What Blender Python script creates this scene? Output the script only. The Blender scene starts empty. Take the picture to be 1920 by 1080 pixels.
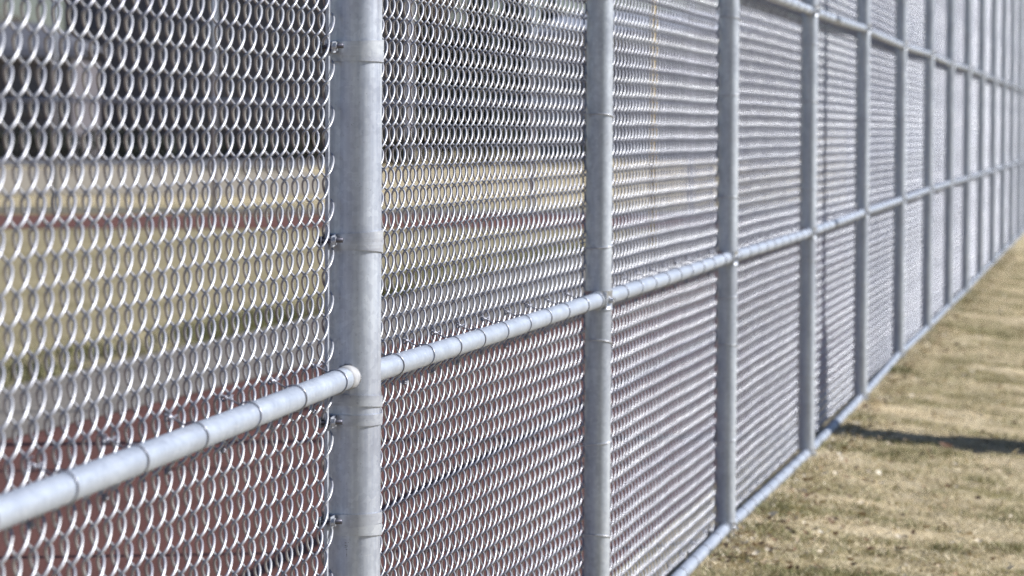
import bpy, math, random
import numpy as np
from mathutils import Matrix, Vector, noise as mnoise

random.seed(7)
rng = np.random.default_rng(7)
S = bpy.context.scene
COL = S.collection

# ------------------------------------------------------------------ camera
FPX = 7350.0                                   # focal length in pixels of a 1920 px wide frame (long lens)
def _n(v): return v / np.linalg.norm(v)
_d = np.array([2110 - 960, 541 - 241 - 1, -FPX]); _dn = _n(_d)
_lean = 0.0052
_u = _n(np.array([_lean, 1.0, (_d[0] * _lean + _d[1]) / FPX]))
_X = _n(np.cross(_dn, _u))
M = np.array([_X, _dn, _u])                    # camera space -> world space
EYE = 1.234
_zp = 6.12
_px = (664 - 960) / FPX * _zp
_py = (-(_px * _u[0]) + _zp * _u[2]) / _u[1]
CAM = -M @ np.array([_px, _py, -_zp]); CAM[2] = EYE
cam = bpy.data.cameras.new("camera")
camo = bpy.data.objects.new("camera", cam); COL.objects.link(camo)
camo.matrix_world = Matrix(((M[0][0], M[0][1], M[0][2], CAM[0]), (M[1][0], M[1][1], M[1][2], CAM[1]),
                            (M[2][0], M[2][1], M[2][2], CAM[2]), (0, 0, 0, 1)))
cam.sensor_width = 36.0; cam.lens = FPX / 1920 * 36.0
cam.clip_start = 0.1; cam.clip_end = 3000
cam.dof.use_dof = True; cam.dof.focus_distance = 6.75; cam.dof.aperture_fstop = 9.8
cam.dof.aperture_blades = 0
S.camera = camo

def ray(px, py): return _n(M @ np.array([px - 960, 540 - py, -FPX]))
def at(px, py, Z):
    """world point seen at pixel (px, py) at depth Z metres"""
    return CAM + M @ np.array([(px - 960) / FPX * Z, (540 - py) / FPX * Z, -Z])
def on_ground(px, py, z=0.0):
    r = ray(px, py); return CAM + r * ((z - CAM[2]) / r[2])

# ------------------------------------------------------------------ sun and sky
ELEV = math.radians(33.5); AZ = math.radians(70)          # azimuth from +Y (along the fence) towards +X (camera side)
sun_dir = Vector((math.sin(AZ) * math.cos(ELEV), math.cos(AZ) * math.cos(ELEV), math.sin(ELEV)))
W = bpy.data.worlds.new("World"); S.world = W; W.use_nodes = True
nt = W.node_tree; bg = nt.nodes["Background"]
sky = nt.nodes.new("ShaderNodeTexSky"); sky.sky_type = 'NISHITA'; sky.sun_disc = False
sky.sun_elevation = ELEV; sky.sun_rotation = AZ
sky.air_density = 1.0; sky.dust_density = .7; sky.ozone_density = 2.0
nt.links.new(sky.outputs[0], bg.inputs[0]); bg.inputs[1].default_value = 0.052
skt = nt.nodes.new('ShaderNodeMix'); skt.data_type = 'RGBA'; skt.blend_type = 'MULTIPLY'; skt.inputs[0].default_value = 1
skt.inputs[7].default_value = (.92, .985, 1.15, 1)      # cool white balance of the picture
nt.links.new(sky.outputs[0], skt.inputs[6]); nt.links.new(skt.outputs[2], bg.inputs[0])
sl = bpy.data.lights.new("sun", 'SUN'); sl.energy = 5.0; sl.angle = math.radians(0.53); sl.color = (1.0, 0.97, 0.925)
so = bpy.data.objects.new("sun", sl); COL.objects.link(so)
so.rotation_euler = sun_dir.to_track_quat('Z', 'Y').to_euler(); so.location = (20, 5, 20)
S.view_settings.view_transform = 'Standard'; S.view_settings.look = 'None'
S.view_settings.exposure = 0.42; S.view_settings.gamma = 1; S.view_settings.use_curve_mapping = False
S.render.engine = 'CYCLES'
S.cycles.use_denoising = True; S.cycles.denoising_prefilter = 'NONE'
S.cycles.max_bounces = 6; S.cycles.glossy_bounces = 3; S.cycles.diffuse_bounces = 3
S.cycles.caustics_reflective = False; S.cycles.caustics_refractive = False

# ------------------------------------------------------------------ helpers
def tag(o, label=None, cat=None, group=None, kind=None):
    if label: o["label"] = label
    if cat: o["category"] = cat
    if group: o["group"] = group
    if kind: o["kind"] = kind
    return o
def empty(name, loc=(0, 0, 0)):
    o = bpy.data.objects.new(name, None); COL.objects.link(o); o.location = loc; o.empty_display_size = .1; return o
def link(name, me, parent=None, loc=None):
    o = bpy.data.objects.new(name, me); COL.objects.link(o)
    if parent is not None: o.parent = parent
    if loc is not None: o.location = loc
    return o
def mesh(name, V, F, mat=None, smooth=True):
    """V (n,3) array, F list of faces or (m,4)/(m,3) array"""
    me = bpy.data.meshes.new(name)
    V = np.asarray(V, dtype=np.float32)
    if isinstance(F, np.ndarray):
        k = F.shape[1]; m = len(F)
        me.vertices.add(len(V)); me.vertices.foreach_set("co", V.ravel())
        me.loops.add(m * k); me.loops.foreach_set("vertex_index", F.astype(np.int32).ravel())
        me.polygons.add(m); me.polygons.foreach_set("loop_start", np.arange(0, m * k, k, dtype=np.int32))
        me.polygons.foreach_set("loop_total", np.full(m, k, dtype=np.int32))
        me.update(calc_edges=True)
    else:
        me.from_pydata([tuple(map(float, v)) for v in V], [], [tuple(int(i) for i in f) for f in F])
    if smooth: me.polygons.foreach_set("use_smooth", np.ones(len(me.polygons), dtype=bool))
    me.update()
    if mat: me.materials.append(mat)
    return me
class MB:
    """collects shapes for one mesh"""
    def __init__(s): s.V = []; s.F = []; s.n = 0
    def add(s, V, F):
        V = np.asarray(V, float); s.V.append(V)
        s.F += [tuple(i + s.n for i in f) for f in F]; s.n += len(V); return s
    def box(s, c, size, R=None):
        x, y, z = [a / 2 for a in size]
        V = np.array([[i, j, k] for i in (-x, x) for j in (-y, y) for k in (-z, z)])
        if R is not None: V = V @ np.asarray(R).T
        return s.add(V + np.asarray(c), [(0, 1, 3, 2), (4, 6, 7, 5), (0, 4, 5, 1), (2, 3, 7, 6), (0, 2, 6, 4), (1, 5, 7, 3)])
    def tube(s, P, r, n=8, caps=True, closed=False):
        P = np.asarray(P, float); m = len(P); r = np.broadcast_to(r, (m,)).astype(float)
        V, F = tube_arrays(P, r, n, closed)
        F = [tuple(f) for f in F]
        if caps and not closed: F += [tuple(range(n))[::-1], tuple(range((m - 1) * n, m * n))]
        return s.add(V, F)
    def cyl(s, a, b, r, n=16): return s.tube([a, b], r, n)
    def lathe(s, prof, n=24, c=(0, 0, 0)):
        V = []; F = []
        for (r, z) in prof:
            for i in range(n):
                t = 2 * math.pi * i / n; V.append((c[0] + r * math.cos(t), c[1] + r * math.sin(t), c[2] + z))
        for j in range(len(prof) - 1):
            for i in range(n):
                a = j * n + i; b = j * n + (i + 1) % n; F.append((a, b, b + n, a + n))
        F.append(tuple(range(n))[::-1]); F.append(tuple(range((len(prof) - 1) * n, len(prof) * n)))
        return s.add(V, F)
    def mesh(s, name, mat, smooth=True): return mesh(name, np.concatenate(s.V), s.F, mat, smooth)
    def build(s, name, mat, parent=None, smooth=True, loc=None):
        return link(name, s.mesh(name, mat, smooth), parent, loc)
def tube_arrays(P, r, n, closed=False):
    m = len(P)
    if closed: T = np.roll(P, -1, 0) - np.roll(P, 1, 0)
    else: T = np.gradient(P, axis=0)
    T /= np.linalg.norm(T, axis=1)[:, None] + 1e-12
    N = np.zeros_like(P)
    a = np.array([0, 0, 1.0]) if abs(T[0][2]) < .8 else np.array([1.0, 0, 0])
    N[0] = np.cross(T[0], a); N[0] /= np.linalg.norm(N[0])
    for i in range(1, m):
        v = N[i - 1] - T[i] * np.dot(N[i - 1], T[i]); N[i] = v / (np.linalg.norm(v) + 1e-12)
    B = np.cross(T, N)
    t = 2 * np.pi * np.arange(n) / n
    V = (P[:, None, :] + r[:, None, None] * (np.cos(t)[None, :, None] * N[:, None, :] + np.sin(t)[None, :, None] * B[:, None, :])).reshape(-1, 3)
    j = np.arange(m if closed else m - 1)[:, None]; i = np.arange(n)[None, :]
    A = j * n + i; Bq = j * n + (i + 1) % n
    C = ((j + 1) % m) * n + (i + 1) % n; D = ((j + 1) % m) * n + i
    return V, np.stack([A, Bq, C, D], -1).reshape(-1, 4)
def smooth_edges(me, ang=0.6):
    me.set_sharp_from_angle(angle=ang)

# ------------------------------------------------------------------ materials
def mat(name, col=(.5, .5, .5), rough=.6, metal=0.0, spec=.5):
    m = bpy.data.materials.new(name); m.use_nodes = True
    b = m.node_tree.nodes["Principled BSDF"]
    b.inputs["Base Color"].default_value = (*col, 1); b.inputs["Roughness"].default_value = rough
    b.inputs["Metallic"].default_value = metal; b.inputs["Specular IOR Level"].default_value = spec
    return m
def N(m, t, **k):
    n = m.node_tree.nodes.new(t)
    for a, v in k.items():
        if hasattr(n, a): setattr(n, a, v)
        else: n.inputs[a].default_value = v
    return n
def L(m, a, b): m.node_tree.links.new(a, b)
def BSDF(m): return m.node_tree.nodes["Principled BSDF"]
def ramp(m, fac, stops):
    r = N(m, "ShaderNodeValToRGB"); e = r.color_ramp.elements
    while len(e) < len(stops): e.new(.5)
    for x, (p, c) in zip(e, stops): x.position = p; x.color = (*c, 1) if len(c) == 3 else c
    L(m, fac, r.inputs[0]); return r.outputs[0]
def coords(m, scale=(1, 1, 1), kind="Object"):
    tc = N(m, "ShaderNodeTexCoord"); mp = N(m, "ShaderNodeMapping"); mp.inputs["Scale"].default_value = scale
    L(m, tc.outputs[kind], mp.inputs[0]); return mp.outputs[0]
def noise(m, vec, scale, detail=4, rough=.55):
    n = N(m, "ShaderNodeTexNoise"); n.inputs["Scale"].default_value = scale; n.inputs["Detail"].default_value = detail
    n.inputs["Roughness"].default_value = rough; L(m, vec, n.inputs["Vector"]); return n.outputs["Fac"]
def mixc(m, fac, a, b, mode='MIX'):
    x = N(m, "ShaderNodeMix"); x.data_type = 'RGBA'; x.blend_type = mode
    for s, v in ((x.inputs[0], fac), (x.inputs[6], a), (x.inputs[7], b)):
        if isinstance(v, (int, float)): s.default_value = v
        elif isinstance(v, tuple): s.default_value = (*v, 1)
        else: L(m, v, s)
    return x.outputs[2]

def galvanised(name, base=(.60, .63, .68), dark=(.42, .45, .52), rough=.42, metal=.8, streak=(30, 30, 2.2), bump=.12, blotch=(.5, .5, .58), amount=1.0, seed=0.0):
    m = mat(name, base, rough, metal)
    v = coords(m, streak); s1 = noise(m, v, 1.0, 5, .6)
    v2 = coords(m); s2 = noise(m, v2, 9 + seed, 5, .65)
    vor = N(m, "ShaderNodeTexVoronoi"); vor.inputs["Scale"].default_value = 130; L(m, v2, vor.inputs["Vector"])
    c = ramp(m, s1, [(.3, dark), (.62, base)])
    c2 = ramp(m, s2, [(.34, blotch), (.6, (1, 1, 1))])
    c3 = mixc(m, .38 * amount, c, c2, 'MULTIPLY')
    bw = N(m, "ShaderNodeRGBToBW"); L(m, vor.outputs["Color"], bw.inputs[0])
    sp = ramp(m, bw.outputs[0], [(0.1, (.84, .85, .88)), (.9, (1.08, 1.08, 1.08))])
    c4 = mixc(m, .8, c3, sp, 'MULTIPLY')
    s3 = noise(m, v2, 330, 2, .5)
    specks = ramp(m, s3, [(.27, (.35, .35, .4)), (.31, (1, 1, 1))])
    c5 = mixc(m, .6, c4, specks, 'MULTIPLY')
    v3 = coords(m, tuple({30: 26, 60: 26}.get(int(q), 12) if i != 2 else 150 for i, q in enumerate(streak)))
    nick = ramp(m, noise(m, v3, 1.0, 3, .7), [(.64, (0, 0, 0)), (.72, (1, 1, 1))])
    dirt = ramp(m, noise(m, coords(m, (streak[0] * .5, streak[1] * .5, streak[2] * 2.5)), 1.0, 7, .7), [(.30, (.62, .58, .56)), (.44, (1, 1, 1))])
    c6 = mixc(m, .40, c5, dirt, 'MULTIPLY')
    ml = N(m, "ShaderNodeMath", operation='MULTIPLY'); L(m, nick, ml.inputs[0]); ml.inputs[1].default_value = .30
    c7 = mixc(m, ml.outputs[0], c6, (.86, .88, .90))
    L(m, c7, BSDF(m).inputs["Base Color"])
    r = N(m, "ShaderNodeMapRange"); r.inputs["To Min"].default_value = rough - .1; r.inputs["To Max"].default_value = rough + .16
    L(m, s2, r.inputs["Value"]); L(m, r.outputs[0], BSDF(m).inputs["Roughness"])
    b = N(m, "ShaderNodeBump"); b.inputs["Strength"].default_value = bump; b.inputs["Distance"].default_value = .0003
    mx = N(m, "ShaderNodeMath", operation='ADD'); L(m, s1, mx.inputs[0]); L(m, s2, mx.inputs[1])
    L(m, mx.outputs[0], b.inputs["Height"]); L(m, b.outputs[0], BSDF(m).inputs["Normal"])
    return m
M_POST = galvanised("galvanised post", base=(.63, .68, .75), dark=(.44, .485, .57), rough=.40, metal=.55)
M_BIG = galvanised("galvanised terminal post", base=(.66, .71, .79), dark=(.42, .465, .57), rough=.42, metal=.6, streak=(60, 70, 2.0), blotch=(.62, .60, .68), bump=.18)
M_RAIL = galvanised("galvanised rail", base=(.47, .525, .62), dark=(.38, .43, .52), rough=.40, metal=.35, streak=(34, 6, 34), blotch=(.72, .72, .76), bump=.1)
M_BAND = galvanised("galvanised band", base=(.60, .64, .70), dark=(.46, .49, .57), rough=.38, metal=.4, streak=(14, 14, 60), bump=.06)
M_CAST = galvanised("cast aluminium fitting", base=(.58, .61, .66), dark=(.48, .51, .56), rough=.30, metal=.6, bump=.1)
def wire_mat(name, base, dark, rough):
    m = mat(name, base, rough, .34)
    v = coords(m); s = noise(m, v, 22, 4)
    oi = N(m, "ShaderNodeObjectInfo"); rr_ = ramp(m, oi.outputs["Random"], [(0, (.84, .84, .86)), (1, (1.1, 1.1, 1.1))])
    L(m, mixc(m, 1.0, ramp(m, s, [(.35, dark), (.62, base)]), rr_, 'MULTIPLY'), BSDF(m).inputs["Base Color"]); return m
M_WIRE = wire_mat("galvanised wire", (.55, .57, .615), (.37, .385, .455), .36)
M_TIE = wire_mat("tie wire", (.38, .39, .44), (.27, .28, .34), .32)
M_BOLT = mat("dull bolt", (.10, .10, .13), .4, .7)
M_ZINC = galvanised("zinc spray on weld", base=(.44, .45, .47), dark=(.34, .35, .38), rough=.7, metal=.1, bump=.5)

# ------------------------------------------------------------------ ground and track
FOOT_Y = [0, 2.89, 5.85, 8.93, 12.03, 15.09, 18.13, 21.05, 24, 27, 30, 33, 36]
FOOT_Z = [0, .002, .010, -.015, -.010, .014, .004, .005, -.004, .006, 0, .004, 0]
MID_Z = [0, -.003, -.003, -.008, .003, .007, .015, .015, .011, .012, .008, .012, .010]
TOP_Z = [0, .004, 0, -.005, .005, -.008, .003, -.008, .004, 0, -.004, .003, 0]
def foot(y): return float(np.interp(y, FOOT_Y, FOOT_Z))
def near_slope(x, y):
    """height of the near lawn: it falls away from the fence"""
    h = -.020 - 0.105 * min(max(x - .05, 0), 3.2) + .8 * foot(y)
    k = min(max(x * 3, .25), 1)
    h += .018 * mnoise.noise(Vector((x * .8, y * .5, 3.1))) * k + .014 * mnoise.noise(Vector((x * 4.1, y * 4.3, 1.1))) * k + .012 * mnoise.noise(Vector((x * 11, y * 9, 5.1))) * k
    return h
def grid_surface(xs, ys, hf):
    V = [(x, y, hf(x, y)) for y in ys for x in xs]; nx = len(xs)
    F = [(j * nx + i, j * nx + i + 1, (j + 1) * nx + i + 1, (j + 1) * nx + i) for j in range(len(ys) - 1) for i in range(nx - 1)]
    return V, F
def far_h(x, y): return near_slope(x, y) if x > 0 else (-.05 if x < -.3 else -.02 - .03 * (-x / .3))

M_LAWN = mat("dry lawn soil and thatch", (.36, .29, .18), .95, 0, .15)
v = coords(M_LAWN); n1 = noise(M_LAWN, v, 2.4, 8, .72); n2 = noise(M_LAWN, v, 30, 6, .75); n3 = noise(M_LAWN, coords(M_LAWN, (1.0, 1.9, 1)), 1.1, 5, .6)
ca = ramp(M_LAWN, n1, [(.3, (.32, .275, .165)), (.5, (.56, .475, .32)), (.66, (.74, .65, .48))])
cb = ramp(M_LAWN, n2, [(.3, (.45, .42, .36)), (.5, (1, 1, 1)), (.7, (1.25, 1.2, 1.1))])
cc = mixc(M_LAWN, .9, ca, cb, 'MULTIPLY')
cd = ramp(M_LAWN, n3, [(.36, (.48, .50, .36)), (.46, (.90, .90, .84)), (.56, (1.05, 1.04, 1.03)), (.66, (1.32, 1.30, 1.28))])
L(M_LAWN, mixc(M_LAWN, 1.0, cc, cd, 'MULTIPLY'), BSDF(M_LAWN).inputs["Base Color"])
bp = N(M_LAWN, "ShaderNodeBump"); bp.inputs["Strength"].default_value = .9; bp.inputs["Distance"].default_value = .03
L(M_LAWN, n2, bp.inputs["Height"]); L(M_LAWN, bp.outputs[0], BSDF(M_LAWN).inputs["Normal"])
xs = [-900, -400, -150, -60, -20, -8, -4, -2, -1, -.3, 0] + [.05 * i for i in range(1, 74)] + [4, 5, 6, 8, 12, 20, 60, 200, 700]
ys = [-60, -20, -6] + [.5 * i for i in range(-10, 9)] + list(np.arange(4.5, 26, .07)) + list(np.arange(26, 50, .3)) + [52, 58, 66, 80, 110, 160, 260, 500, 1200]
V, F = grid_surface(xs, ys, far_h)
tag(link("ground", mesh("ground", V, F, M_LAWN)), kind="structure")

def sheet(name, pts, z, m, kind="structure"):
    return tag(link(name, mesh(name, [(p[0], p[1], z) for p in pts], [tuple(range(len(pts)))], m, False)), kind=kind)
M_INF = mat("pale winter infield turf", (.46, .38, .22), .95, 0, .1)
v = coords(M_INF); a = noise(M_INF, v, .8, 7, .7); b2 = noise(M_INF, v, 11, 5, .7)
c = mixc(M_INF, .7, ramp(M_INF, a, [(.32, (.21, .185, .11)), (.5, (.30, .26, .17)), (.68, (.37, .32, .22))]),
         ramp(M_INF, b2, [(.3, (.7, .7, .6)), (.6, (1.1, 1.1, 1.05))]), 'MULTIPLY')
L(M_INF, c, BSDF(M_INF).inputs["Base Color"])
M_TRACK = mat("brick red running track rubber", (.14, .06, .05), .85, 0, .25)
v = coords(M_TRACK); a = noise(M_TRACK, v, 1.2, 6, .6); b2 = noise(M_TRACK, v, 160, 3, .7)
c = mixc(M_TRACK, .6, ramp(M_TRACK, a, [(.3, (.11, .045, .036)), (.7, (.165, .070, .056))]), ramp(M_TRACK, b2, [(.3, (.7, .7, .7)), (.6, (1.1, 1.1, 1.1))]), 'MULTIPLY')
L(M_TRACK, c, BSDF(M_TRACK).inputs["Base Color"])
M_KERB = mat("weathered concrete edging", (.40, .37, .33), .9, 0, .2)
v = coords(M_KERB); L(M_KERB, ramp(M_KERB, noise(M_KERB, v, 6, 6, .7), [(.3, (.18, .165, .15)), (.7, (.28, .255, .23))]), BSDF(M_KERB).inputs["Base Color"])
M_SAND = mat("pale packed sand", (.5, .45, .37), .95, 0, .15)
v = coords(M_SAND); L(M_SAND, ramp(M_SAND, noise(M_SAND, v, .5, 6, .7), [(.3, (.28, .25, .20)), (.7, (.38, .34, .28))]), BSDF(M_SAND).inputs["Base Color"])
G = -.05
def line_pt(px, py, z=G): p = on_ground(px, py, z); return (p[0], p[1])
a0 = line_pt(-60, 845); a1 = line_pt(1090, 560); b0 = line_pt(-60, 745); b1 = line_pt(560, 600)
def ext(p, q, t): return (p[0] + (q[0] - p[0]) * t, p[1] + (q[1] - p[1]) * t)
tr0, tr1 = ext(a0, a1, -1.6), ext(a0, a1, 3.5)
sheet("running_track", [(-.16, -14), (-.16, 60), tr1, tr0], G + .006, M_TRACK)
pb0, pb1 = ext(b0, b1, -2.5), ext(b0, b1, 6)
sheet("infield", [line_pt(-900, 560), line_pt(-1500, 385), line_pt(2700, 385), line_pt(2000, 520), (pb1[0], pb1[1]), (pb0[0], pb0[1])], G + .004, M_INF)
sheet("path", [tr0, tr1, pb1, pb0], G + .010, M_KERB)
sheet("running_track", [line_pt(-900, 430), line_pt(-900, 404), line_pt(2300, 404), line_pt(2300, 430)], G + .014, M_TRACK)
sheet("path", [line_pt(-700, 366), line_pt(-700, 316), line_pt(560, 316), line_pt(700, 366)], G + .016, M_SAND)

# ------------------------------------------------------------------ the fence
POST_Y = [0, 2.89]
for dd in (2.96, 3.08, 3.1, 3.06, 3.04, 2.92, 2.98, 3.0, 3.0, 3.0, 3.0) + (3.0,) * 9: POST_Y.append(POST_Y[-1] + dd)
R_L, R_T, R_R = .0302, .0433, .0178
Z_MID, Z_TOP, Z_BOT, Z_HEAD = .838, 1.680, -.010, 3.06
XL = -.0285; XM = -.0395                                        # plane of the fabric, behind the posts
WD, HD = .068, .0721                               # diamond width and height
BEND = math.atan((2110 - 960) / FPX) - math.atan((1990 - 960) / FPX)
fence = empty("chain_link_fence")
tag(fence, "tall galvanised chain-link fence with round steel posts and pipe rails along the dry lawn", "fence")
left = Matrix.Rotation(BEND, 4, 'Z')          # the section nearer than the terminal post turns slightly
def LEFT(o):
    o.matrix_basis = left @ o.matrix_basis; return o

# --- fabric: one vertical spiral wire
ZB, ZT = .05 - HD, 3.03
def spiral_path(w, npt, depth=.0070, lap=.0021, zb=ZB, zt=ZT):
    """flattened right-hand spiral: strands cross the fabric plane diagonally"""
    a = w / 4 + lap; b = depth; turns = int((zt - zb) / HD)
    t = np.linspace(0, turns * 2 * np.pi, turns * npt, endpoint=False)
    c, s_ = np.cos(t), np.sin(t)                      # t = 0: hook on the +y side, then round the back
    tri = 1 - 2 * np.abs(((t / np.pi) % 2) - 1); tri = -tri   # straight-ish strands between rounded hooks
    x = -b * np.sign(s_) * np.abs(s_) ** .84; y = a * (.62 * c + .38 * tri)
    return np.stack([x, y, zb + (t - .15 * np.sin(2 * t)) / (2 * np.pi) * HD], 1)   # hooks lie flat, strands climb
# vertical phase: right hook centre sits a quarter hook after the start of the sequence; half a pitch lies between right and left hooks
def spiral_mesh(name, w, npt, sides, r=.00200):
    P = spiral_path(w, npt); V, F = tube_arrays(P, np.full(len(P), r), sides); return V, F
Vn, Fn = spiral_mesh("wire", WD, 20, 8)
ME_WIRE = mesh("spiral_wire", Vn, Fn, M_WIRE)
Vf, Ff = spiral_mesh("wire", WD, 10, 5)
def waver(Y): return (.0012 * math.sin(Y * 2.3 + 1) + .0004 * math.sin(Y * 9.1), .0014 * math.sin(Y * 1.9) + .0005 * math.sin(Y * 7.7 + 2))
PHASE_L, PHASE_R = -.0150, -.0095
HALF = HD / 2
def put_wire(Y, i, sy=1.0, is_left=False, x=XM):
    dx, dz = waver(Y)
    o = link("spiral_wire", ME_WIRE, fence, (x + dx, Y, dz + (PHASE_L if is_left else PHASE_R) + (HALF if i % 2 else 0)))
    o.scale = (1, sy, 1)
    if is_left: LEFT(o)
    return o
# left section, from the terminal post towards the camera
Y = -.070; i = 0
while Y > -3.02:
    w = .070 + .011 * math.exp(Y / .4)
    put_wire(Y, i, w / WD, True, XL + (XM - XL) * min(1, max(0, (-Y - .1) / 1.2))); i += 1
    Y -= w / 2
# next two bays with separate wires
def bay_wires(y0, y1, off):
    n = int(round((y1 - y0) / (WD / 2))); st = (y1 - y0) / n
    for k in range(n): put_wire(y0 + (k + .5) * st, k + off, st / (WD / 2))
    return n
n = bay_wires(.046, POST_Y[1] + .01, 0)
bay_wires(POST_Y[1] + .01, POST_Y[2] + .01, n)
# farther bays: too fine to pick apart, one woven piece each (shared mesh)
nb = 88; offs = []
VV = []; FF = []
for k in range(nb):
    y = (k + .5) * (3.0 / nb); dx, dz = waver(y + 6)
    Vk = Vf * np.array([1, (3.0 / nb) / (WD / 2), 1]) + np.array([dx, y, dz + PHASE_R + (HALF if k % 2 else 0)])
    VV.append(Vk); FF.append(Ff + k * len(Vf))
ME_FABRIC = mesh("mesh_fabric", np.concatenate(VV), np.concatenate(FF), M_WIRE)
for k in range(2, len(POST_Y) - 1):
    o = link("mesh_fabric", ME_FABRIC, fence, (XM, POST_Y[k] + .01, 0)); o.scale = (1, (POST_Y[k + 1] - POST_Y[k]) / 3.0, 1); o["kind"] = "stuff"
o = link("mesh_fabric", ME_FABRIC, fence, (XM, -6.02, 0)); o["kind"] = "stuff"; LEFT(o)

# --- tension bar
def tension_bar(y, x=XM):
    mb = MB(); mb.box((x - .0005, y, 1.54), (.0050, .0115, 2.98)); return mb.build("tension_bar", M_BAND, fence, False)
LEFT(tension_bar(-.070, XL)); tension_bar(.050)

# --- line posts
def post_mesh(r, top):
    mb = MB(); n = 40
    zs = [-.5] + list(np.linspace(-.05, top - .03, 14)); mb.lathe([(r, z) for z in zs] + [(r * 1.06, top - .03), (r * 1.06, top), (r * .7, top + .02), (.004, top + .03)], n)
    me = mb.mesh("post", M_POST); smooth_edges(me, .7); return me
ME_POST = post_mesh(R_L, Z_HEAD + .02)
def post_tie_mesh(seed):
    """wire tie: round the front of the post, both ends wound on the fabric behind"""
    rr = random.Random(seed); P = []
    tl = rr.uniform(-.012, .012); r = R_L + .0016
    P.append((XM - .008, -.030, tl - .004)); P.append((XM + .004, -.0315, tl - .002))
    for t in np.linspace(-105, 105, 19):
        a = math.radians(t); P.append((r * math.cos(a), r * math.sin(a), tl * (-math.sin(a)) * .8))
    P.append((XM + .004, .0315, -tl)); P.append((XM - .008, .030, -tl - .003))
    mb = MB(); mb.tube(P, .0016, 6); return mb.mesh("post_tie", M_WIRE)
TIES = [post_tie_mesh(k) for k in range(4)]
def clamp_mesh():
    """ring round the post with a bolted ear and a cup for each rail end"""
    mb = MB(); r = R_L
    mb.lathe([(r + .0005, -.0225), (r + .0030, -.0225), (r + .0030, -.019), (r + .0022, -.018), (r + .0022, .018), (r + .0030, .019), (r + .0030, .0225), (r + .0005, .0225)], 36)
    for s in (-1, 1):
        mb.tube([(0, s * (r - .004), 0), (0, s * (r + .010), 0), (0, s * (r + .0105), 0), (0, s * (r + .026), 0)], [R_R + .0038, R_R + .0038, R_R + .0026, R_R + .0026], 24)
        mb.box((.021, s * (r - .002), 0), (.006, .012, .034))
    mb.tube([(r - .002, -.012, 0), (r + .0075, -.013, 0)], .0062, 10); mb.tube([(r + .004, .013, 0), (r + .008, .013, 0)], .0050, 6)
    me = mb.mesh("rail_clamp", M_CAST); smooth_edges(me, .7); return me
ME_CLAMP = clamp_mesh()
mbb = MB(); mbb.cyl((R_L, -.012, 0), (R_L + .010, -.0125, 0), .0040, 8); ME_CB = mbb.mesh("bolt", M_BOLT)
for k, y in enumerate(POST_Y[1:] + [-2.95]):
    lf = y < 0
    p = link("post", ME_POST, fence, (0, y, 0)); p.rotation_euler = (0, 0, random.uniform(-.4, .4) * 0)
    if lf: LEFT(p)
    for z in (Z_BOT + .01, Z_MID, Z_TOP, Z_HEAD - .03):
        tb = {Z_BOT + .01: FOOT_Z, Z_MID: MID_Z, Z_TOP: TOP_Z}.get(z)
        c = link("rail_clamp", ME_CLAMP, p, (0, 0, z + (float(np.interp(y, FOOT_Y, tb)) if tb and not lf else 0)))
    zz = [.29, .512, .736, .960, 1.255, 1.53, 1.86, 2.15, 2.45, 2.75] if k == 0 else None
    if zz is None:
        b = random.uniform(-.05, .05); zz = [.27 + b, .55 + b, .72, 1.0 + b, 1.32 + b, 1.55 + b / 2, 1.90, 2.2 + b, 2.5 + b, 2.8]
    for q, z in enumerate(zz):
        link("post_tie", TIES[(q + k) % 4], p, (0, 0, z))

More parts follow.
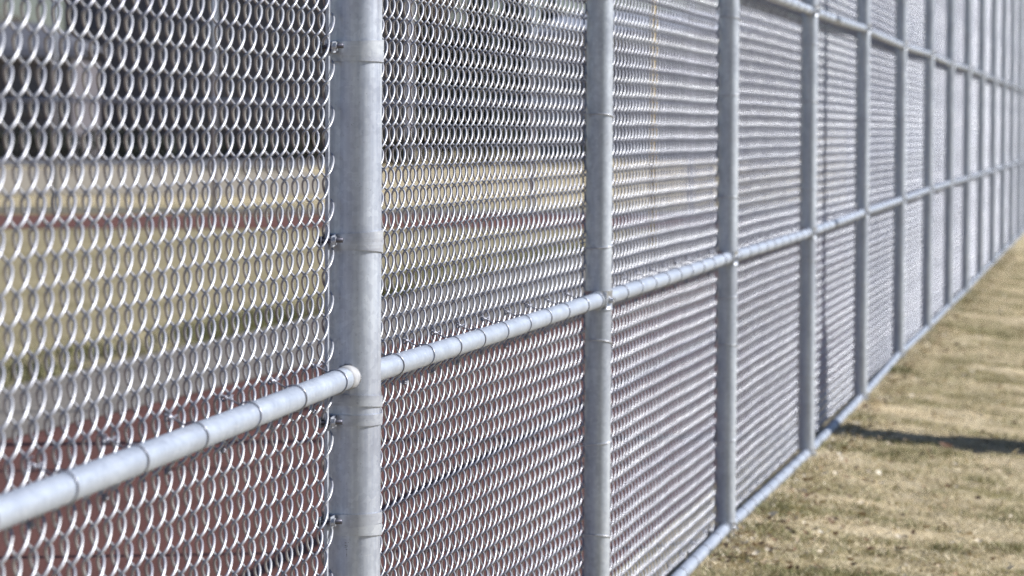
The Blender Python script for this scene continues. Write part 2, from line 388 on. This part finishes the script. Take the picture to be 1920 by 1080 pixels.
# --- terminal post with paired bands
mb = MB(); mb.lathe([(R_T, z) for z in [-.6] + list(np.linspace(-.05, Z_HEAD - .02, 16))] + [(R_T * 1.05, Z_HEAD - .02), (R_T * 1.05, Z_HEAD + .02), (R_T * .7, Z_HEAD + .05), (.004, Z_HEAD + .06)], 72)
me = mb.mesh("terminal_post", M_BIG); smooth_edges(me, .7)
TP = link("terminal_post", me, fence, (0, 0, 0)); TP["label"] = "thick terminal post carrying paired steel bands"
def band(z, side, tilt, th=.0016, h=.0172, squeeze=0.0):
    """steel strap round the post whose two ends clasp the tension bar; side -1 = bar nearer the camera"""
    r = R_T + .0012
    P = []
    xm = XL if side == -1 else XM
    xa, xb = xm + .0085, xm - .0065                 # ear planes either side of the bar
    yb = .0820 if side == -1 else .0560
    a0 = math.acos(max(-1, min(1, xa / r))); 
    P.append((xa, -yb)); 
    st = math.atan2(-math.sqrt(max(r * r - xa * xa, 0)), xa)
    P.append((xa, -math.sqrt(r * r - xa * xa) - .004))
    # go round the front (+x), the far side and the back
    en = -math.pi - (-(math.pi + st)) 
    t0 = st; t1 = math.pi + .10
    for t in np.linspace(t0 + .03, t1, 44): P.append((r * math.cos(t), r * math.sin(t)))
    P.append((xb, -.030)); P.append((xb, -yb))
    P = np.array(P)
    T = np.gradient(P, axis=0); T /= np.linalg.norm(T, axis=1)[:, None]; Nn = np.stack([T[:, 1], -T[:, 0]], 1)
    V = []; F = []
    for i, (p, nn) in enumerate(zip(P, Nn)):
        zt = z + tilt[0] * p[0] + tilt[1] * p[1]
        for o_, hz in ((0, -h / 2), (1, -h / 2), (1, h / 2), (0, h / 2)):
            q = p + nn * th * o_; V.append((q[0], q[1] * (-side), zt + hz))
    for i in range(len(P) - 1):
        for j in range(4):
            a = i * 4 + j; b = i * 4 + (j + 1) % 4; F.append((a, b, b + 4, a + 4))
    F += [(3, 2, 1, 0), tuple(range(len(V) - 4, len(V)))]
    m_ = MB(); m_.add(V, F); me = m_.mesh("tension_band", M_BAND); smooth_edges(me, .6)
    bo = link("tension_band", me, TP)
    y = -.0765 if side == -1 else .051; zt = z - tilt[1] * .07
    b_ = MB(); b_.tube([(xb - .004, y, zt), (xa + .018, y, zt + .0015)], .0038, 12)
    b_.tube([(xb - .006, y, zt), (xb - .003, y, zt)], [.006, .008], 14)
    k = MB(); k.tube([(xa + .0014, y, zt), (xa + .0075, y, zt + .0004)], .0072, 6)
    bolt = b_.build("bolt", M_BOLT, bo); k.build("nut", M_BAND, bo, False)
    return bo
for (zu, zl, su) in ((1.3565, 1.3385, -1), (1.0600, 1.0420, -1), (.8030, .7755, 1), (.6195, .6005, -1), (1.62, 1.602, -1), (1.90, 1.882, -1), (2.25, 2.232, -1), (2.6, 2.58, -1), (.36, .34, -1), (.14, .12, -1)):
    t1 = (random.uniform(-.03, .05), random.uniform(.02, .11)); t2 = (t1[0] + random.uniform(-.02, .02), t1[1] + random.uniform(-.02, .03))
    if su == -1: band(zu, -1, t1); band(zl, 1, t2)
    else: band(zu, 1, t1); band(zl, -1, t2)
# stencil marks on the post below the lowest visible bands
def on_post(px, py):
    r = ray(px, py); o = CAM
    A = r[0] ** 2 + r[1] ** 2; B = 2 * (o[0] * r[0] + o[1] * r[1]); C = o[0] ** 2 + o[1] ** 2 - (R_T + .0002) ** 2
    t = (-B - math.sqrt(B * B - 4 * A * C)) / (2 * A); return o + r * t
mk = MB()
for (x0, y0, w_, h_) in ((646.5, 1017.3, 3.2, 1.1), (652.3, 1016.5, 1, 1.2), (646.6, 1022, 2.4, 1.3), (649.6, 1023.2, 2.6, 1.2), (646.8, 1025.5, 3.2, .9), (648.3, 1029.2, 2.6, 1.6), (648.8, 1033, 2.0, .5), (649.4, 1036, .6, 7.5)):
    q = [on_post(x0, y0), on_post(x0 + w_, y0 + .3), on_post(x0 + w_, y0 + h_), on_post(x0, y0 + h_)]
    mk.add(q, [(0, 1, 2, 3)])
mk.build("stencil_mark", mat("black ink", (.03, .03, .045), .7), TP, False)

# --- rails
def rail_mesh(length, name="rail", r=R_R):
    mb = MB(); ys = np.linspace(0, length, 12); sag = -.0015 * np.sin(np.pi * ys / length)
    mb.tube([(0, y, s) for y, s in zip(ys, sag)], r, 28); me = mb.mesh(name, M_RAIL); smooth_edges(me, .7); return me
ME_R3 = rail_mesh(3.0)
def wound(c, ax, r, turns, wr, seg=9):
    """coil of tie wire round a fabric strand"""
    c = np.array(c, float); ax = _n(np.array(ax, float)); u = _n(np.cross(ax, [1, .2, .1])); v_ = np.cross(ax, u)
    return [tuple(c + ax * (wr * 2.1 * t / (2 * math.pi)) + r * (math.cos(t) * u + math.sin(t) * v_)) for t in np.linspace(0, turns * 2 * math.pi, int(turns * seg))]
def rail_tie_mesh(seed):
    rr = random.Random(seed); r = R_R + .0013; wr = .00135; d = rr.uniform(-.004, .004)
    P = [(XM + .012, -.020 + d, .034 + rr.uniform(-.003, .004)), (XM + .004, -.018 + d, .030), (XM + .010, -.010, .027)]
    for t in np.linspace(128, -112, 24):
        a = math.radians(t); P.append((r * math.cos(a), d * math.sin(a) , r * math.sin(a)))
    zk = -.047 + rr.uniform(-.004, .004)
    P += [(-.018, -.003, -.0265), (XM + .010, -.007, zk + .012)]
    P += wound((XM + .007, -.010, zk), (.1, .3, .9), .0036, 2.6, wr)
    mb = MB(); mb.tube(P, wr, 6)
    # loose twisted tail above
    T = wound((XM + .008, -.016 + d, .024), (.25, .9, .1), .0034, 2.0, wr) + [(XM + .016, .010 + d, .027)]
    mb.tube(T, wr, 6)
    return mb.mesh("rail_tie", M_TIE)
RT = [rail_tie_mesh(k) for k in range(6)]
def rail(y0, y1, z, lf=False, ties=True, label=None, first=None, step=.295):
    Lr = y1 - y0; tb = {Z_BOT + .01: FOOT_Z, Z_MID: MID_Z, Z_TOP: TOP_Z}.get(z)
    d0, d1 = (float(np.interp(y0, FOOT_Y, tb)), float(np.interp(y1, FOOT_Y, tb))) if (tb and not lf) else (0, 0)
    o = link("rail", ME_R3, fence, (0, y0, z + d0)); o.scale = (1, Lr / 3.0, 1); o.rotation_euler = (math.atan2(d1 - d0, Lr), 0, 0)
    if label: o["label"] = label
    if lf: LEFT(o)
    tl = []
    y = first if first is not None else .16
    while y < Lr - .03: tl.append(y); y += step + random.uniform(-.02, .02)
    return o, tl, y0, Lr
def add_ties(o, tl, Lr, joined):
    if joined:
        VV = []; FF = []; n_ = 0
        for q, y in enumerate(tl):
            me = RT[q % 6]; co = np.empty(len(me.vertices) * 3, dtype=np.float32); me.vertices.foreach_get("co", co); co = co.reshape(-1, 3).copy()
            co[:, 1] = (co[:, 1] + y) / (Lr / 3.0); VV.append(co); FF += [tuple(i + n_ for i in p.vertices) for p in me.polygons]; n_ += len(co)
        t = link("rail_tie", mesh("rail_tie", np.concatenate(VV), FF, M_TIE), o); t["kind"] = "stuff"
    else:
        for q, y in enumerate(tl):
            t = link("rail_tie", RT[q % 6], o, (0, y / (Lr / 3.0), 0)); t.scale = (1, 3.0 / Lr, 1)
# left mid rail: welded to the terminal post
YL = -2.93
for z in (Z_MID + .0035, Z_TOP, Z_HEAD - .03, Z_BOT + .01):
    o, tl, y0, Lr = rail(YL, -.040, z, True, label="mid rail welded to the terminal post" if abs(z - Z_MID) < .02 else None, first=.25, step=.335)
    tl = [2.89 - d_ for d_ in (.115, .44, .765, 1.10, 1.43, 1.77, 2.10, 2.43, 2.72)]
    if z == Z_MID + .0035:
        o.location = (o.location[0], o.location[1], o.location[2] - .019); o.rotation_euler = (math.atan2(.019, Lr), 0, o.rotation_euler[2])
    add_ties(o, tl, Lr, False)
# weld bead and zinc spray at the joint
zb = MB(); zb.tube([(0, -.092, 0), (0, -.068, 0), (0, -.034, 0)], [R_R + .0002, R_R + .0009, R_R + .0012], 28)
wb = zb.build("zinc_coating", M_ZINC, fence, loc=(0, 0, Z_MID + .0035)); LEFT(wb)
bd = MB()
for t in np.linspace(0, 2 * math.pi, 64, endpoint=False):
    rr = R_R + .0016; x, z = rr * math.cos(t), rr * math.sin(t); y = -math.sqrt(max(R_T ** 2 - x * x, 0)) - .0006
    c = np.array((x + random.uniform(-.0008, .0008), y, z + random.uniform(-.0012, .0012))); q = random.uniform(.0007, .0017)
    V_ = [c + q * np.array(v_) for v_ in ((1, 0, 0), (-1, 0, 0), (0, 1, 0), (0, -1, 0), (0, 0, 1), (0, 0, -1))]
    bd.add(V_, [(0, 2, 4), (2, 1, 4), (1, 3, 4), (3, 0, 4), (2, 0, 5), (1, 2, 5), (3, 1, 5), (0, 3, 5)])
bd.build("weld_bead", M_ZINC, fence, False, loc=(0, 0, Z_MID + .0035))
ys_ = POST_Y
for k in range(len(ys_) - 1):
    y0 = ys_[k] + (R_T - .002 if k == 0 else R_L); y1 = ys_[k + 1] - R_L
    for z in (Z_BOT + .01, Z_MID, Z_TOP, Z_HEAD - .03):
        o, tl, _, Lr = rail(y0, y1, z, first=.03 if (k == 0 and z == Z_MID) else random.uniform(.05, .25), step=.285 if k == 0 else .3)
        if z == Z_HEAD - .03: tl = tl[::2]
        add_ties(o, tl, Lr, k > 2 or z > 2 or z < .1)

# ------------------------------------------------------------------ lamp post whose shadow crosses the lawn and climbs the fence
LX, LY = None, None
p_ = on_ground(1558, 806, 0); yf = p_[1] + .25
sh = Vector((math.sin(AZ), math.cos(AZ)))
lx, ly = 0 + sh.x * 1.45, yf + sh.y * 1.45
lz = near_slope(lx, ly)
LAMP = empty("lamp_post", (lx, ly, lz)); tag(LAMP, "grey steel lamp post on a round concrete footing standing in the dry lawn", "lamp post")
M_CONC = mat("footing concrete", (.42, .40, .37), .9, 0, .2)
mb = MB(); mb.lathe([(.42, -.4), (.41, .12), (.39, .36), (.34, .62), (.28, .90), (.24, 1.10), (.23, 1.36), (.21, 1.41), (.21, 1.42)], 32); mb.build("footing", M_CONC, LAMP, False)
mb = MB(); mb.box((0, 0, 1.432), (.22, .22, .02)); mb.build("base_plate", M_CAST, LAMP, False)
mb = MB(); mb.lathe([(.095, 1.44), (.09, 3.0), (.05, 7.0)], 24); mb.build("pole", M_POST, LAMP)
mb = MB(); mb.tube([(0, 0, 6.9), (0, .3, 7.1), (0, .9, 7.2)], .03, 12); mb.build("arm", M_POST, LAMP)
mb = MB(); mb.box((0, 1.15, 7.2), (.25, .6, .10)); mb.build("lamp_head", M_CAST, LAMP, False)

# ------------------------------------------------------------------ lawn: blades, clumps and leaf litter
def blades(name, n, area, hfun, hmin, hmax, m, lean=.9, wid=.004, seed=1, dens=None):
    r = np.random.default_rng(seed)
    x = r.uniform(area[0], area[1], n); y = r.uniform(area[2], area[3], n) if dens is None else dens(r, n)
    z = np.array([hfun(a, b) for a, b in zip(x, y)])
    patch = np.array([.75 * mnoise.noise(Vector((a * 1.5, b * 2.6, 0))) + .55 * mnoise.noise(Vector((a * 5, b * 6, 7))) for a, b in zip(x, y)])
    keep = patch > r.uniform(-.75, .25, n); x, y, z, patch = x[keep], y[keep], z[keep], patch[keep]; n = len(x)
    h = r.uniform(hmin, hmax, n) * (1 + patch * .8); a = r.uniform(0, 2 * np.pi, n); l = r.uniform(.2, lean, n) * h * 1.6; w = r.uniform(.6, 1.4, n) * wid
    t = r.uniform(0, 2 * np.pi, n)
    b0 = np.stack([x, y, z - .004], 1); dx = np.stack([np.cos(t) * w, np.sin(t) * w, 0 * w], 1); ld = np.stack([np.cos(a) * l, np.sin(a) * l, h], 1)
    mid = b0 + ld * np.array([.4, .4, .62])
    V = np.stack([b0 - dx, b0 + dx, mid + dx * .8, mid - dx * .8, b0 + ld], 1).reshape(-1, 3)
    k = np.arange(n)[:, None] * 5
    T = np.concatenate([k + [0, 1, 2], k + [0, 2, 3], k + [3, 2, 4]], 0)
    me = mesh(name, V, T, m, False)
    at_ = me.attributes.new("tint", 'FLOAT', 'POINT'); at_.data.foreach_set("value", np.repeat(np.clip(.36 + patch * 1.25 + r.normal(0, .24, n), 0, 1), 5).astype(np.float32))
    return tag(link(name, me), kind="stuff")
M_GR = mat("dry grass blade", (.4, .33, .19), .7, 0, .3)
at_n = N(M_GR, "ShaderNodeAttribute"); at_n.attribute_name = "tint"
L(M_GR, ramp(M_GR, at_n.outputs["Fac"], [(0, (.84, .74, .55)), (.35, (.70, .605, .42)), (.62, (.50, .45, .27)), (.82, (.31, .295, .145)), (1, (.19, .19, .08))]), BSDF(M_GR).inputs["Base Color"])
def ydist(r, n):
    u = r.uniform(0, 1, n); return 4.6 + 28 * u ** 1.4
blades("grass", 330000, (.03, 3.2, 0, 0), near_slope, .008, .024, M_GR, 2.0, .0017, 2, ydist)
blades("grass", 26000, (-.02, .12, 5, 34), near_slope, .010, .034, M_GR, 1.0, .0018, 3)
# tufts along the infield edge behind the fence
def infield_tufts():
    r = np.random.default_rng(9); q0, q1 = np.array(b0), np.array(b1); n = 30000
    u = r.uniform(-1.2, 3.2, n); base = q0 + (q1 - q0) * u[:, None]
    nrm = np.array([-(q1 - q0)[1], (q1 - q0)[0]]); nrm /= np.linalg.norm(nrm)
    if nrm[0] > 0: nrm = -nrm
    off = np.abs(r.normal(0, .35, n)) - .06
    x, y = (base + nrm * off[:, None]).T
    patch = np.array([mnoise.noise(Vector((a * 1.1, b * 1.1, 4))) for a, b in zip(x, y)])
    k_ = patch > r.uniform(-.3, .5, n); x, y, patch = x[k_], y[k_], patch[k_]; n = len(x)
    h = r.uniform(.03, .09, n) * (1 + patch); a = r.uniform(0, 6.28, n); t = r.uniform(0, 6.28, n); w = .004
    bb = np.stack([x, y, np.full(n, G)], 1); dx = np.stack([np.cos(t) * w, np.sin(t) * w, 0 * t], 1); ld = np.stack([np.cos(a) * h * .6, np.sin(a) * h * .6, h], 1)
    V = np.stack([bb - dx, bb + dx, bb + ld], 1).reshape(-1, 3); T = np.arange(n)[:, None] * 3 + [0, 1, 2]
    me = mesh("grass", V, T, M_GR, False); at2 = me.attributes.new("tint", 'FLOAT', 'POINT')
    at2.data.foreach_set("value", np.repeat(np.clip(.65 + patch + r.normal(0, .15, n), 0, 1), 3).astype(np.float32))
    tag(link("grass", me), kind="stuff")
infield_tufts()
M_LEAF = mat("dead leaf", (.55, .45, .32), .75, 0, .3)
at_n = N(M_LEAF, "ShaderNodeAttribute"); at_n.attribute_name = "tint"
L(M_LEAF, ramp(M_LEAF, at_n.outputs["Fac"], [(0, (.10, .045, .03)), (.3, (.32, .22, .13)), (.6, (.58, .48, .34)), (1, (.80, .74, .62))]), BSDF(M_LEAF).inputs["Base Color"])
def leaf_arrays(r, size):
    """curled leaf with a midrib fold"""
    L_ = size; Wd = size * r.uniform(.35, .6); V = []; F = []
    for i, (t, w) in enumerate([(-.5, .0), (-.3, .7), (0, 1), (.25, .75), (.5, 0)]):
        c = .25 * L_ * (t * 2) ** 2 * r.uniform(.4, 1.2)
        V += [(t * L_, -w * Wd / 2, c + .12 * L_ * w), (t * L_, 0, c), (t * L_, w * Wd / 2, c + .12 * L_ * w * .7)]
    for i in range(4):
        a = i * 3; F += [(a, a + 1, a + 4, a + 3), (a + 1, a + 2, a + 5, a + 4)]
    A = Matrix.Rotation(r.uniform(0, 6.28), 3, 'Z') @ Matrix.Rotation(r.uniform(-.9, .9), 3, 'X') @ Matrix.Rotation(r.uniform(-.5, .5), 3, 'Y')
    return np.array(V) @ np.array(A).T, F
rl = np.random.default_rng(5); mb = MB(); tint = []
for q in range(2600):
    y = 5 + 30 * rl.uniform() ** 1.5; x = abs(rl.normal(0, .9)) + .06 if q % 3 else abs(rl.normal(0, .10)) + .04
    if x > 4: continue
    V_, F_ = leaf_arrays(rl, rl.uniform(.010, .034)); mb.add(V_ + np.array([x, y, near_slope(x, y) + .016]), F_); tint += [rl.uniform() ** 1.2] * len(V_)
me = mb.mesh("leaf_litter", M_LEAF, True); a_ = me.attributes.new("tint", 'FLOAT', 'POINT'); a_.data.foreach_set("value", np.array(tint, dtype=np.float32))
tag(link("leaf_litter", me), kind="stuff")
def lone_leaf(pos, size, tv, label, rot=(0, 0, 0)):
    V_, F_ = leaf_arrays(rl, size); me = mesh("dry_leaf", V_, F_, M_LEAF); a_ = me.attributes.new("tint", 'FLOAT', 'POINT')
    a_.data.foreach_set("value", np.full(len(V_), tv, dtype=np.float32)); o = link("dry_leaf", me, None, tuple(pos)); o.rotation_euler = rot
    return tag(o, label, "leaf", "dry leaves caught at the fence")
def fabric_pt(px, py):
    r = ray(px, py); t = (XM + .010 - CAM[0]) / r[0]; return CAM + r * t
lone_leaf(fabric_pt(724, 671), .020, .85, "small pale leaf stuck in the fabric above the rail, right of the thick post", (1.3, .3, .4))
lone_leaf(fabric_pt(1290, 1046), .045, .98, "pale curled leaf caught low in the fabric where the bottom rail ends", (1.2, .3, 1.0))
lone_leaf(fabric_pt(1328, 1000), .045, .95, "cream leaf lodged in the mesh left of the third post's foot", (1.4, -.3, 1.2))
lone_leaf(fabric_pt(1397, 945), .042, .92, "tan leaf wedged in the mesh just right of the third post", (1.2, .2, .4))
def on_lawn(px, py):
    z = -.05
    for _ in range(8): g = on_ground(px, py, z); z = near_slope(g[0], g[1])
    return g
g_ = on_lawn(1645, 905); lone_leaf((g_[0], g_[1], near_slope(g_[0], g_[1]) + .03), .05, 1.0, "whitish leaf lying on the lawn in front of the dark shadow", (.5, .2, .3))
g_ = on_lawn(1772, 846); lone_leaf((g_[0], g_[1], near_slope(g_[0], g_[1]) + .02), .07, .05, "dark reddish leaf lying at the near edge of the shadow", (.3, .1, .3))

# ------------------------------------------------------------------ beyond the track
RUP = Vector(M[2]); 
Xc = np.array([M[0][0], M[1][0], 0]); Xc = Xc / np.linalg.norm(Xc)      # sideways across the view, level
Zc = np.array([-M[0][2], -M[1][2], 0]); Zc = Zc / np.linalg.norm(Zc)    # away from the camera, level
def base_at(px, Z):
    """ground point below pixel column px at depth Z"""
    return np.array([CAM[0], CAM[1], G]) + Zc * Z + Xc * ((px - 960) / FPX * Z)
ROT = math.atan2(Xc[1], Xc[0])
# far fence beyond the infield
FF_ = empty("chain_link_fence", tuple(base_at(400, 55))); FF_.rotation_euler = (0, 0, ROT)
tag(FF_, "distant fence of slim pale posts standing beyond the infield, seen through the near fabric", "fence")
mb = MB(); mb.lathe([(.036, -.2), (.036, 3.6), (.02, 3.63)], 14); mfp = mb.mesh("post", M_POST)
SP = 298 / FPX * 55
for k in range(-5, 8): link("post", mfp, FF_, (k * SP, 0, 0))
mb = MB(); mb.tube([(-5 * SP, -.05, 1.60), (7 * SP, -.05, 1.60)], .024, 10); mb.build("rail", M_POST, FF_)
mb = MB(); mb.tube([(-5 * SP, -.05, .06), (7 * SP, -.05, .06)], .024, 10); mb.build("rail", M_POST, FF_)
mb = MB(); mb.tube([(-5 * SP, -.05, 3.55), (7 * SP, -.05, 3.55)], .024, 10); mb.build("rail", M_POST, FF_)

# long low building with roof, windows
def building(px0, px1, Z, h, depth, wall, roofc, label, wins, roof_h=.9, name="brick_building"):
    c = base_at((px0 + px1) / 2, Z); w = (px1 - px0) / FPX * Z
    B = empty(name, tuple(c)); B.rotation_euler = (0, 0, ROT); tag(B, label, "building")
    mw = mat(label[:20] + " wall", wall, .9, 0, .2); v = coords(mw); 
    L(mw, ramp(mw, noise(mw, v, 1.2, 5), [(.3, tuple(a * .8 for a in wall)), (.7, tuple(a * 1.12 for a in wall))]), BSDF(mw).inputs["Base Color"])
    mr = mat(label[:20] + " roof", roofc, .8, 0, .3)
    mb = MB(); mb.box((0, depth / 2, h / 2), (w, depth, h)); mb.build("wall", mw, B, False)
    mb = MB(); o_ = .5; x = w / 2 + o_
    mb.add([(-x, -o_, h + .003), (x, -o_, h + .003), (x, depth + o_, h + .003), (-x, depth + o_, h + .003), (-x + 2, depth / 2, h + roof_h), (x - 2, depth / 2, h + roof_h)],
           [(0, 1, 5, 4), (1, 2, 5), (2, 3, 4, 5), (3, 0, 4), (3, 2, 1, 0)]); mb.build("roof", mr, B, False)
    mf = mat("fascia", (.30, .32, .42), .6); mb = MB(); mb.box((0, -o_ - .05, h - .12), (w + 2 * o_, .08, .26)); mb.build("fascia", mf, B, False)
    mg = mat("dark window glass", (.085, .09, .12), .5, 0, .4); mfr = mat("window frame", (.2, .2, .22), .6)
    for (xc, zc, ww, hh) in wins:
        mb = MB(); mb.box((xc, -.03, zc), (ww, .06, hh)); f = mb.build("window", mfr, B, False)
        mb = MB(); mb.box((xc, -.07, zc), (ww - .12, .03, hh - .12)); mb.build("pane", mg, f, False)
    return B
building(120, 760, 132, 6.4, 10, (.125, .125, .15), (.09, .09, .12), "long brown brick building with a row of dark windows behind the far fence",
         [(x, 4.9, 1.1, 1.2) for x in np.linspace(-4.6, 4.6, 6)] + [(x, 1.9, 1.3, 1.4) for x in np.linspace(-4.8, 4.8, 6)], 1.6)
building(-700, 135, 120, 3.55, 8, (.125, .12, .14), (.12, .125, .15), "lower brown building with a shallow grey roof left of the tall one",
         [(x, 2.1, 1.2, 1.1) for x in np.linspace(-4.5, 5.5, 6)], .9)
building(1010, 1500, 150, 4.9, 9, (.34, .35, .40), (.30, .33, .40), "pale grey building with a light metal roof right of the evergreens",
         [(x, 3.1, 1.3, 1.2) for x in np.linspace(-3.6, 3.6, 5)], .9, "grey_building")

def clump_mesh(name, n, fn, size, m, seed):
    r = np.random.default_rng(seed); C = np.array([fn(r) for _ in range(n)])
    D1 = r.normal(size=(n, 3)); D1 /= np.linalg.norm(D1, axis=1)[:, None]; D2 = r.normal(size=(n, 3)); D2 /= np.linalg.norm(D2, axis=1)[:, None]
    s = (r.uniform(.5, 1.3, n) * size)[:, None]
    V = np.stack([C - D1 * s, C + D2 * s * .6, C + D1 * s, C - D2 * s * .6], 1).reshape(-1, 3); F = np.arange(n * 4).reshape(-1, 4)
    return mesh(name, V, F, m, False)
M_EV = mat("dark evergreen needles", (.045, .052, .045), .9, 0, .2)
M_OL = mat("olive hedge leaves", (.055, .055, .035), .9, 0, .2)
M_BARK = mat("grey brown bark", (.13, .105, .09), .95, 0, .1)
M_TWIG = mat("bare twigs", (.20, .16, .145), .95, 0, .1)
def conifer(px, Z, h, rad, label, seed):
    T = empty("evergreen_tree", tuple(base_at(px, Z))); tag(T, label, "tree", "dark evergreens far beyond the track")
    mb = MB(); mb.lathe([(.22, -.3), (.16, h * .4), (.03, h * .97)], 10); mb.build("trunk", M_BARK, T)
    def fn(r):
        u = r.uniform() ** .7; z = h * (.04 + .94 * (1 - u) ) ; lob = 1 + .25 * math.sin(z * 3 + seed); R = rad * (1 - z / h) ** .75 * lob * math.sqrt(r.uniform(.1, 1)); a = r.uniform(0, 6.28)
        return (R * math.cos(a), R * math.sin(a), z - .15 * R)
    o = link("crown", clump_mesh("crown", 2600, fn, .28, M_EV, seed), T)
def bare_tree(px, Z, h, rad, label, seed):
    T = empty("bare_tree", tuple(base_at(px, Z))); tag(T, label, "tree", "bare trees beyond the track")
    r = random.Random(seed); mb = MB(); tw = MB()
    mb.tube([(0, 0, -.3), (.05, 0, h * .2), (0, .1, h * .45)], [.22, .17, .12], 8)
    def grow(p, d, l, rr, dep):
        q = p + d * l; (mb if dep < 2 else tw).tube([tuple(p), tuple((p + q) / 2 + Vector((r.uniform(-.1, .1), r.uniform(-.1, .1), 0)) * l), tuple(q)], [rr, rr * .8, rr * .6], 4, False)
        if dep < 5:
            for _ in range(3 if dep < 4 else 4):
                nd = (d + Vector((r.uniform(-.8, .8), r.uniform(-.8, .8), r.uniform(-.2, .6)))).normalized(); grow(q, nd, l * r.uniform(.6, .8), rr * .58, dep + 1)
    for k in range(4):
        a = k * 1.57 + r.uniform(-.4, .4); grow(Vector((0, .05, h * (.25 + .05 * k))), Vector((math.cos(a) * .6, math.sin(a) * .6, .9)).normalized(), h * .2, .09, 0)
    mb.build("trunk", M_BARK, T); tw.build("crown", M_TWIG, T)
conifer(815, 200, 10.5, 2.4, "leftmost and tallest of the dark evergreens, beside the gap of sky", 3)
conifer(895, 190, 8.2, 2.2, "broad dark evergreen second from the left, behind the centre bay", 5)
conifer(960, 196, 9.4, 2.2, "dark evergreen in the middle of the row beyond the pale pole", 8)
conifer(1030, 205, 8.0, 2.4, "rightmost dark evergreen beside the pale grey building", 11)
bare_tree(745, 175, 9.5, 3, "bare brown tree between the brick building and the evergreens", 4)
bare_tree(300, 160, 9.5, 3, "bare tree whose top shows above the brick building, towards its left end", 6)
bare_tree(520, 165, 10.5, 3, "bare tree whose top shows above the middle of the brick building", 9)
bare_tree(30, 150, 6, 2, "small bare tree behind the low brown building", 14)
def hedge(px0, px1, Z, h, label, m, seed, dp=1.2):
    w = (px1 - px0) / FPX * Z
    H = empty("hedge", tuple(base_at((px0 + px1) / 2, Z))); H.rotation_euler = (0, 0, ROT); tag(H, label, "hedge")
    def fn(r): 
        x = r.uniform(-w / 2, w / 2); return (x, r.uniform(-dp / 2, dp / 2), r.uniform(0, h * (1 + .12 * math.sin(x * 2.1 + seed) + .08 * math.sin(x * 5))))
    link("foliage", clump_mesh("foliage", int(2500 * w * h / 8), fn, .10, m, seed), H)
hedge(-300, 330, 117, 1.05, "low dark hedge in front of the low brown building", M_EV, 1)
hedge(380, 560, 108, .9, "dark clipped hedge in front of the long brick building", M_EV, 2)
hedge(560, 1130, 122, 1.0, "olive hedge running below the evergreens", M_OL, 3)
# low white board along the sand path
mb = MB(); w = (640 + 700) / FPX * 98
EB = empty("low_barrier", tuple(base_at(-30, 98))); EB.rotation_euler = (0, 0, ROT); tag(EB, "long low white board edging the pale sand beyond the far fence", "barrier")
mb.box((0, 0, .30), (w, .06, .16)); mb.build("board", mat("white board paint", (.72, .70, .72), .7), EB, False)
for q in range(9):
    mb = MB(); mb.box((-w / 2 + .3 + q * (w - .6) / 8, .06, .15), (.08, .06, .42)); mb.build("support", M_BARK, EB, False)
# yellow marker pole far behind the second bay
YP = empty("marker_pole", tuple(base_at(1222, 40))); tag(YP, "slim yellow pole glimpsed behind the fabric of the second bay", "pole")
M_YE = mat("yellow paint", (.75, .50, .05), .5)
mb = MB(); mb.lathe([(.03, -.2), (.03, 2.75), (.01, 2.78)], 12); mb.build("shaft", M_YE, YP)
mb = MB(); mb.lathe([(.045, 2.70), (.045, 2.76), (.01, 2.80)], 12); mb.build("finial", M_YE, YP)
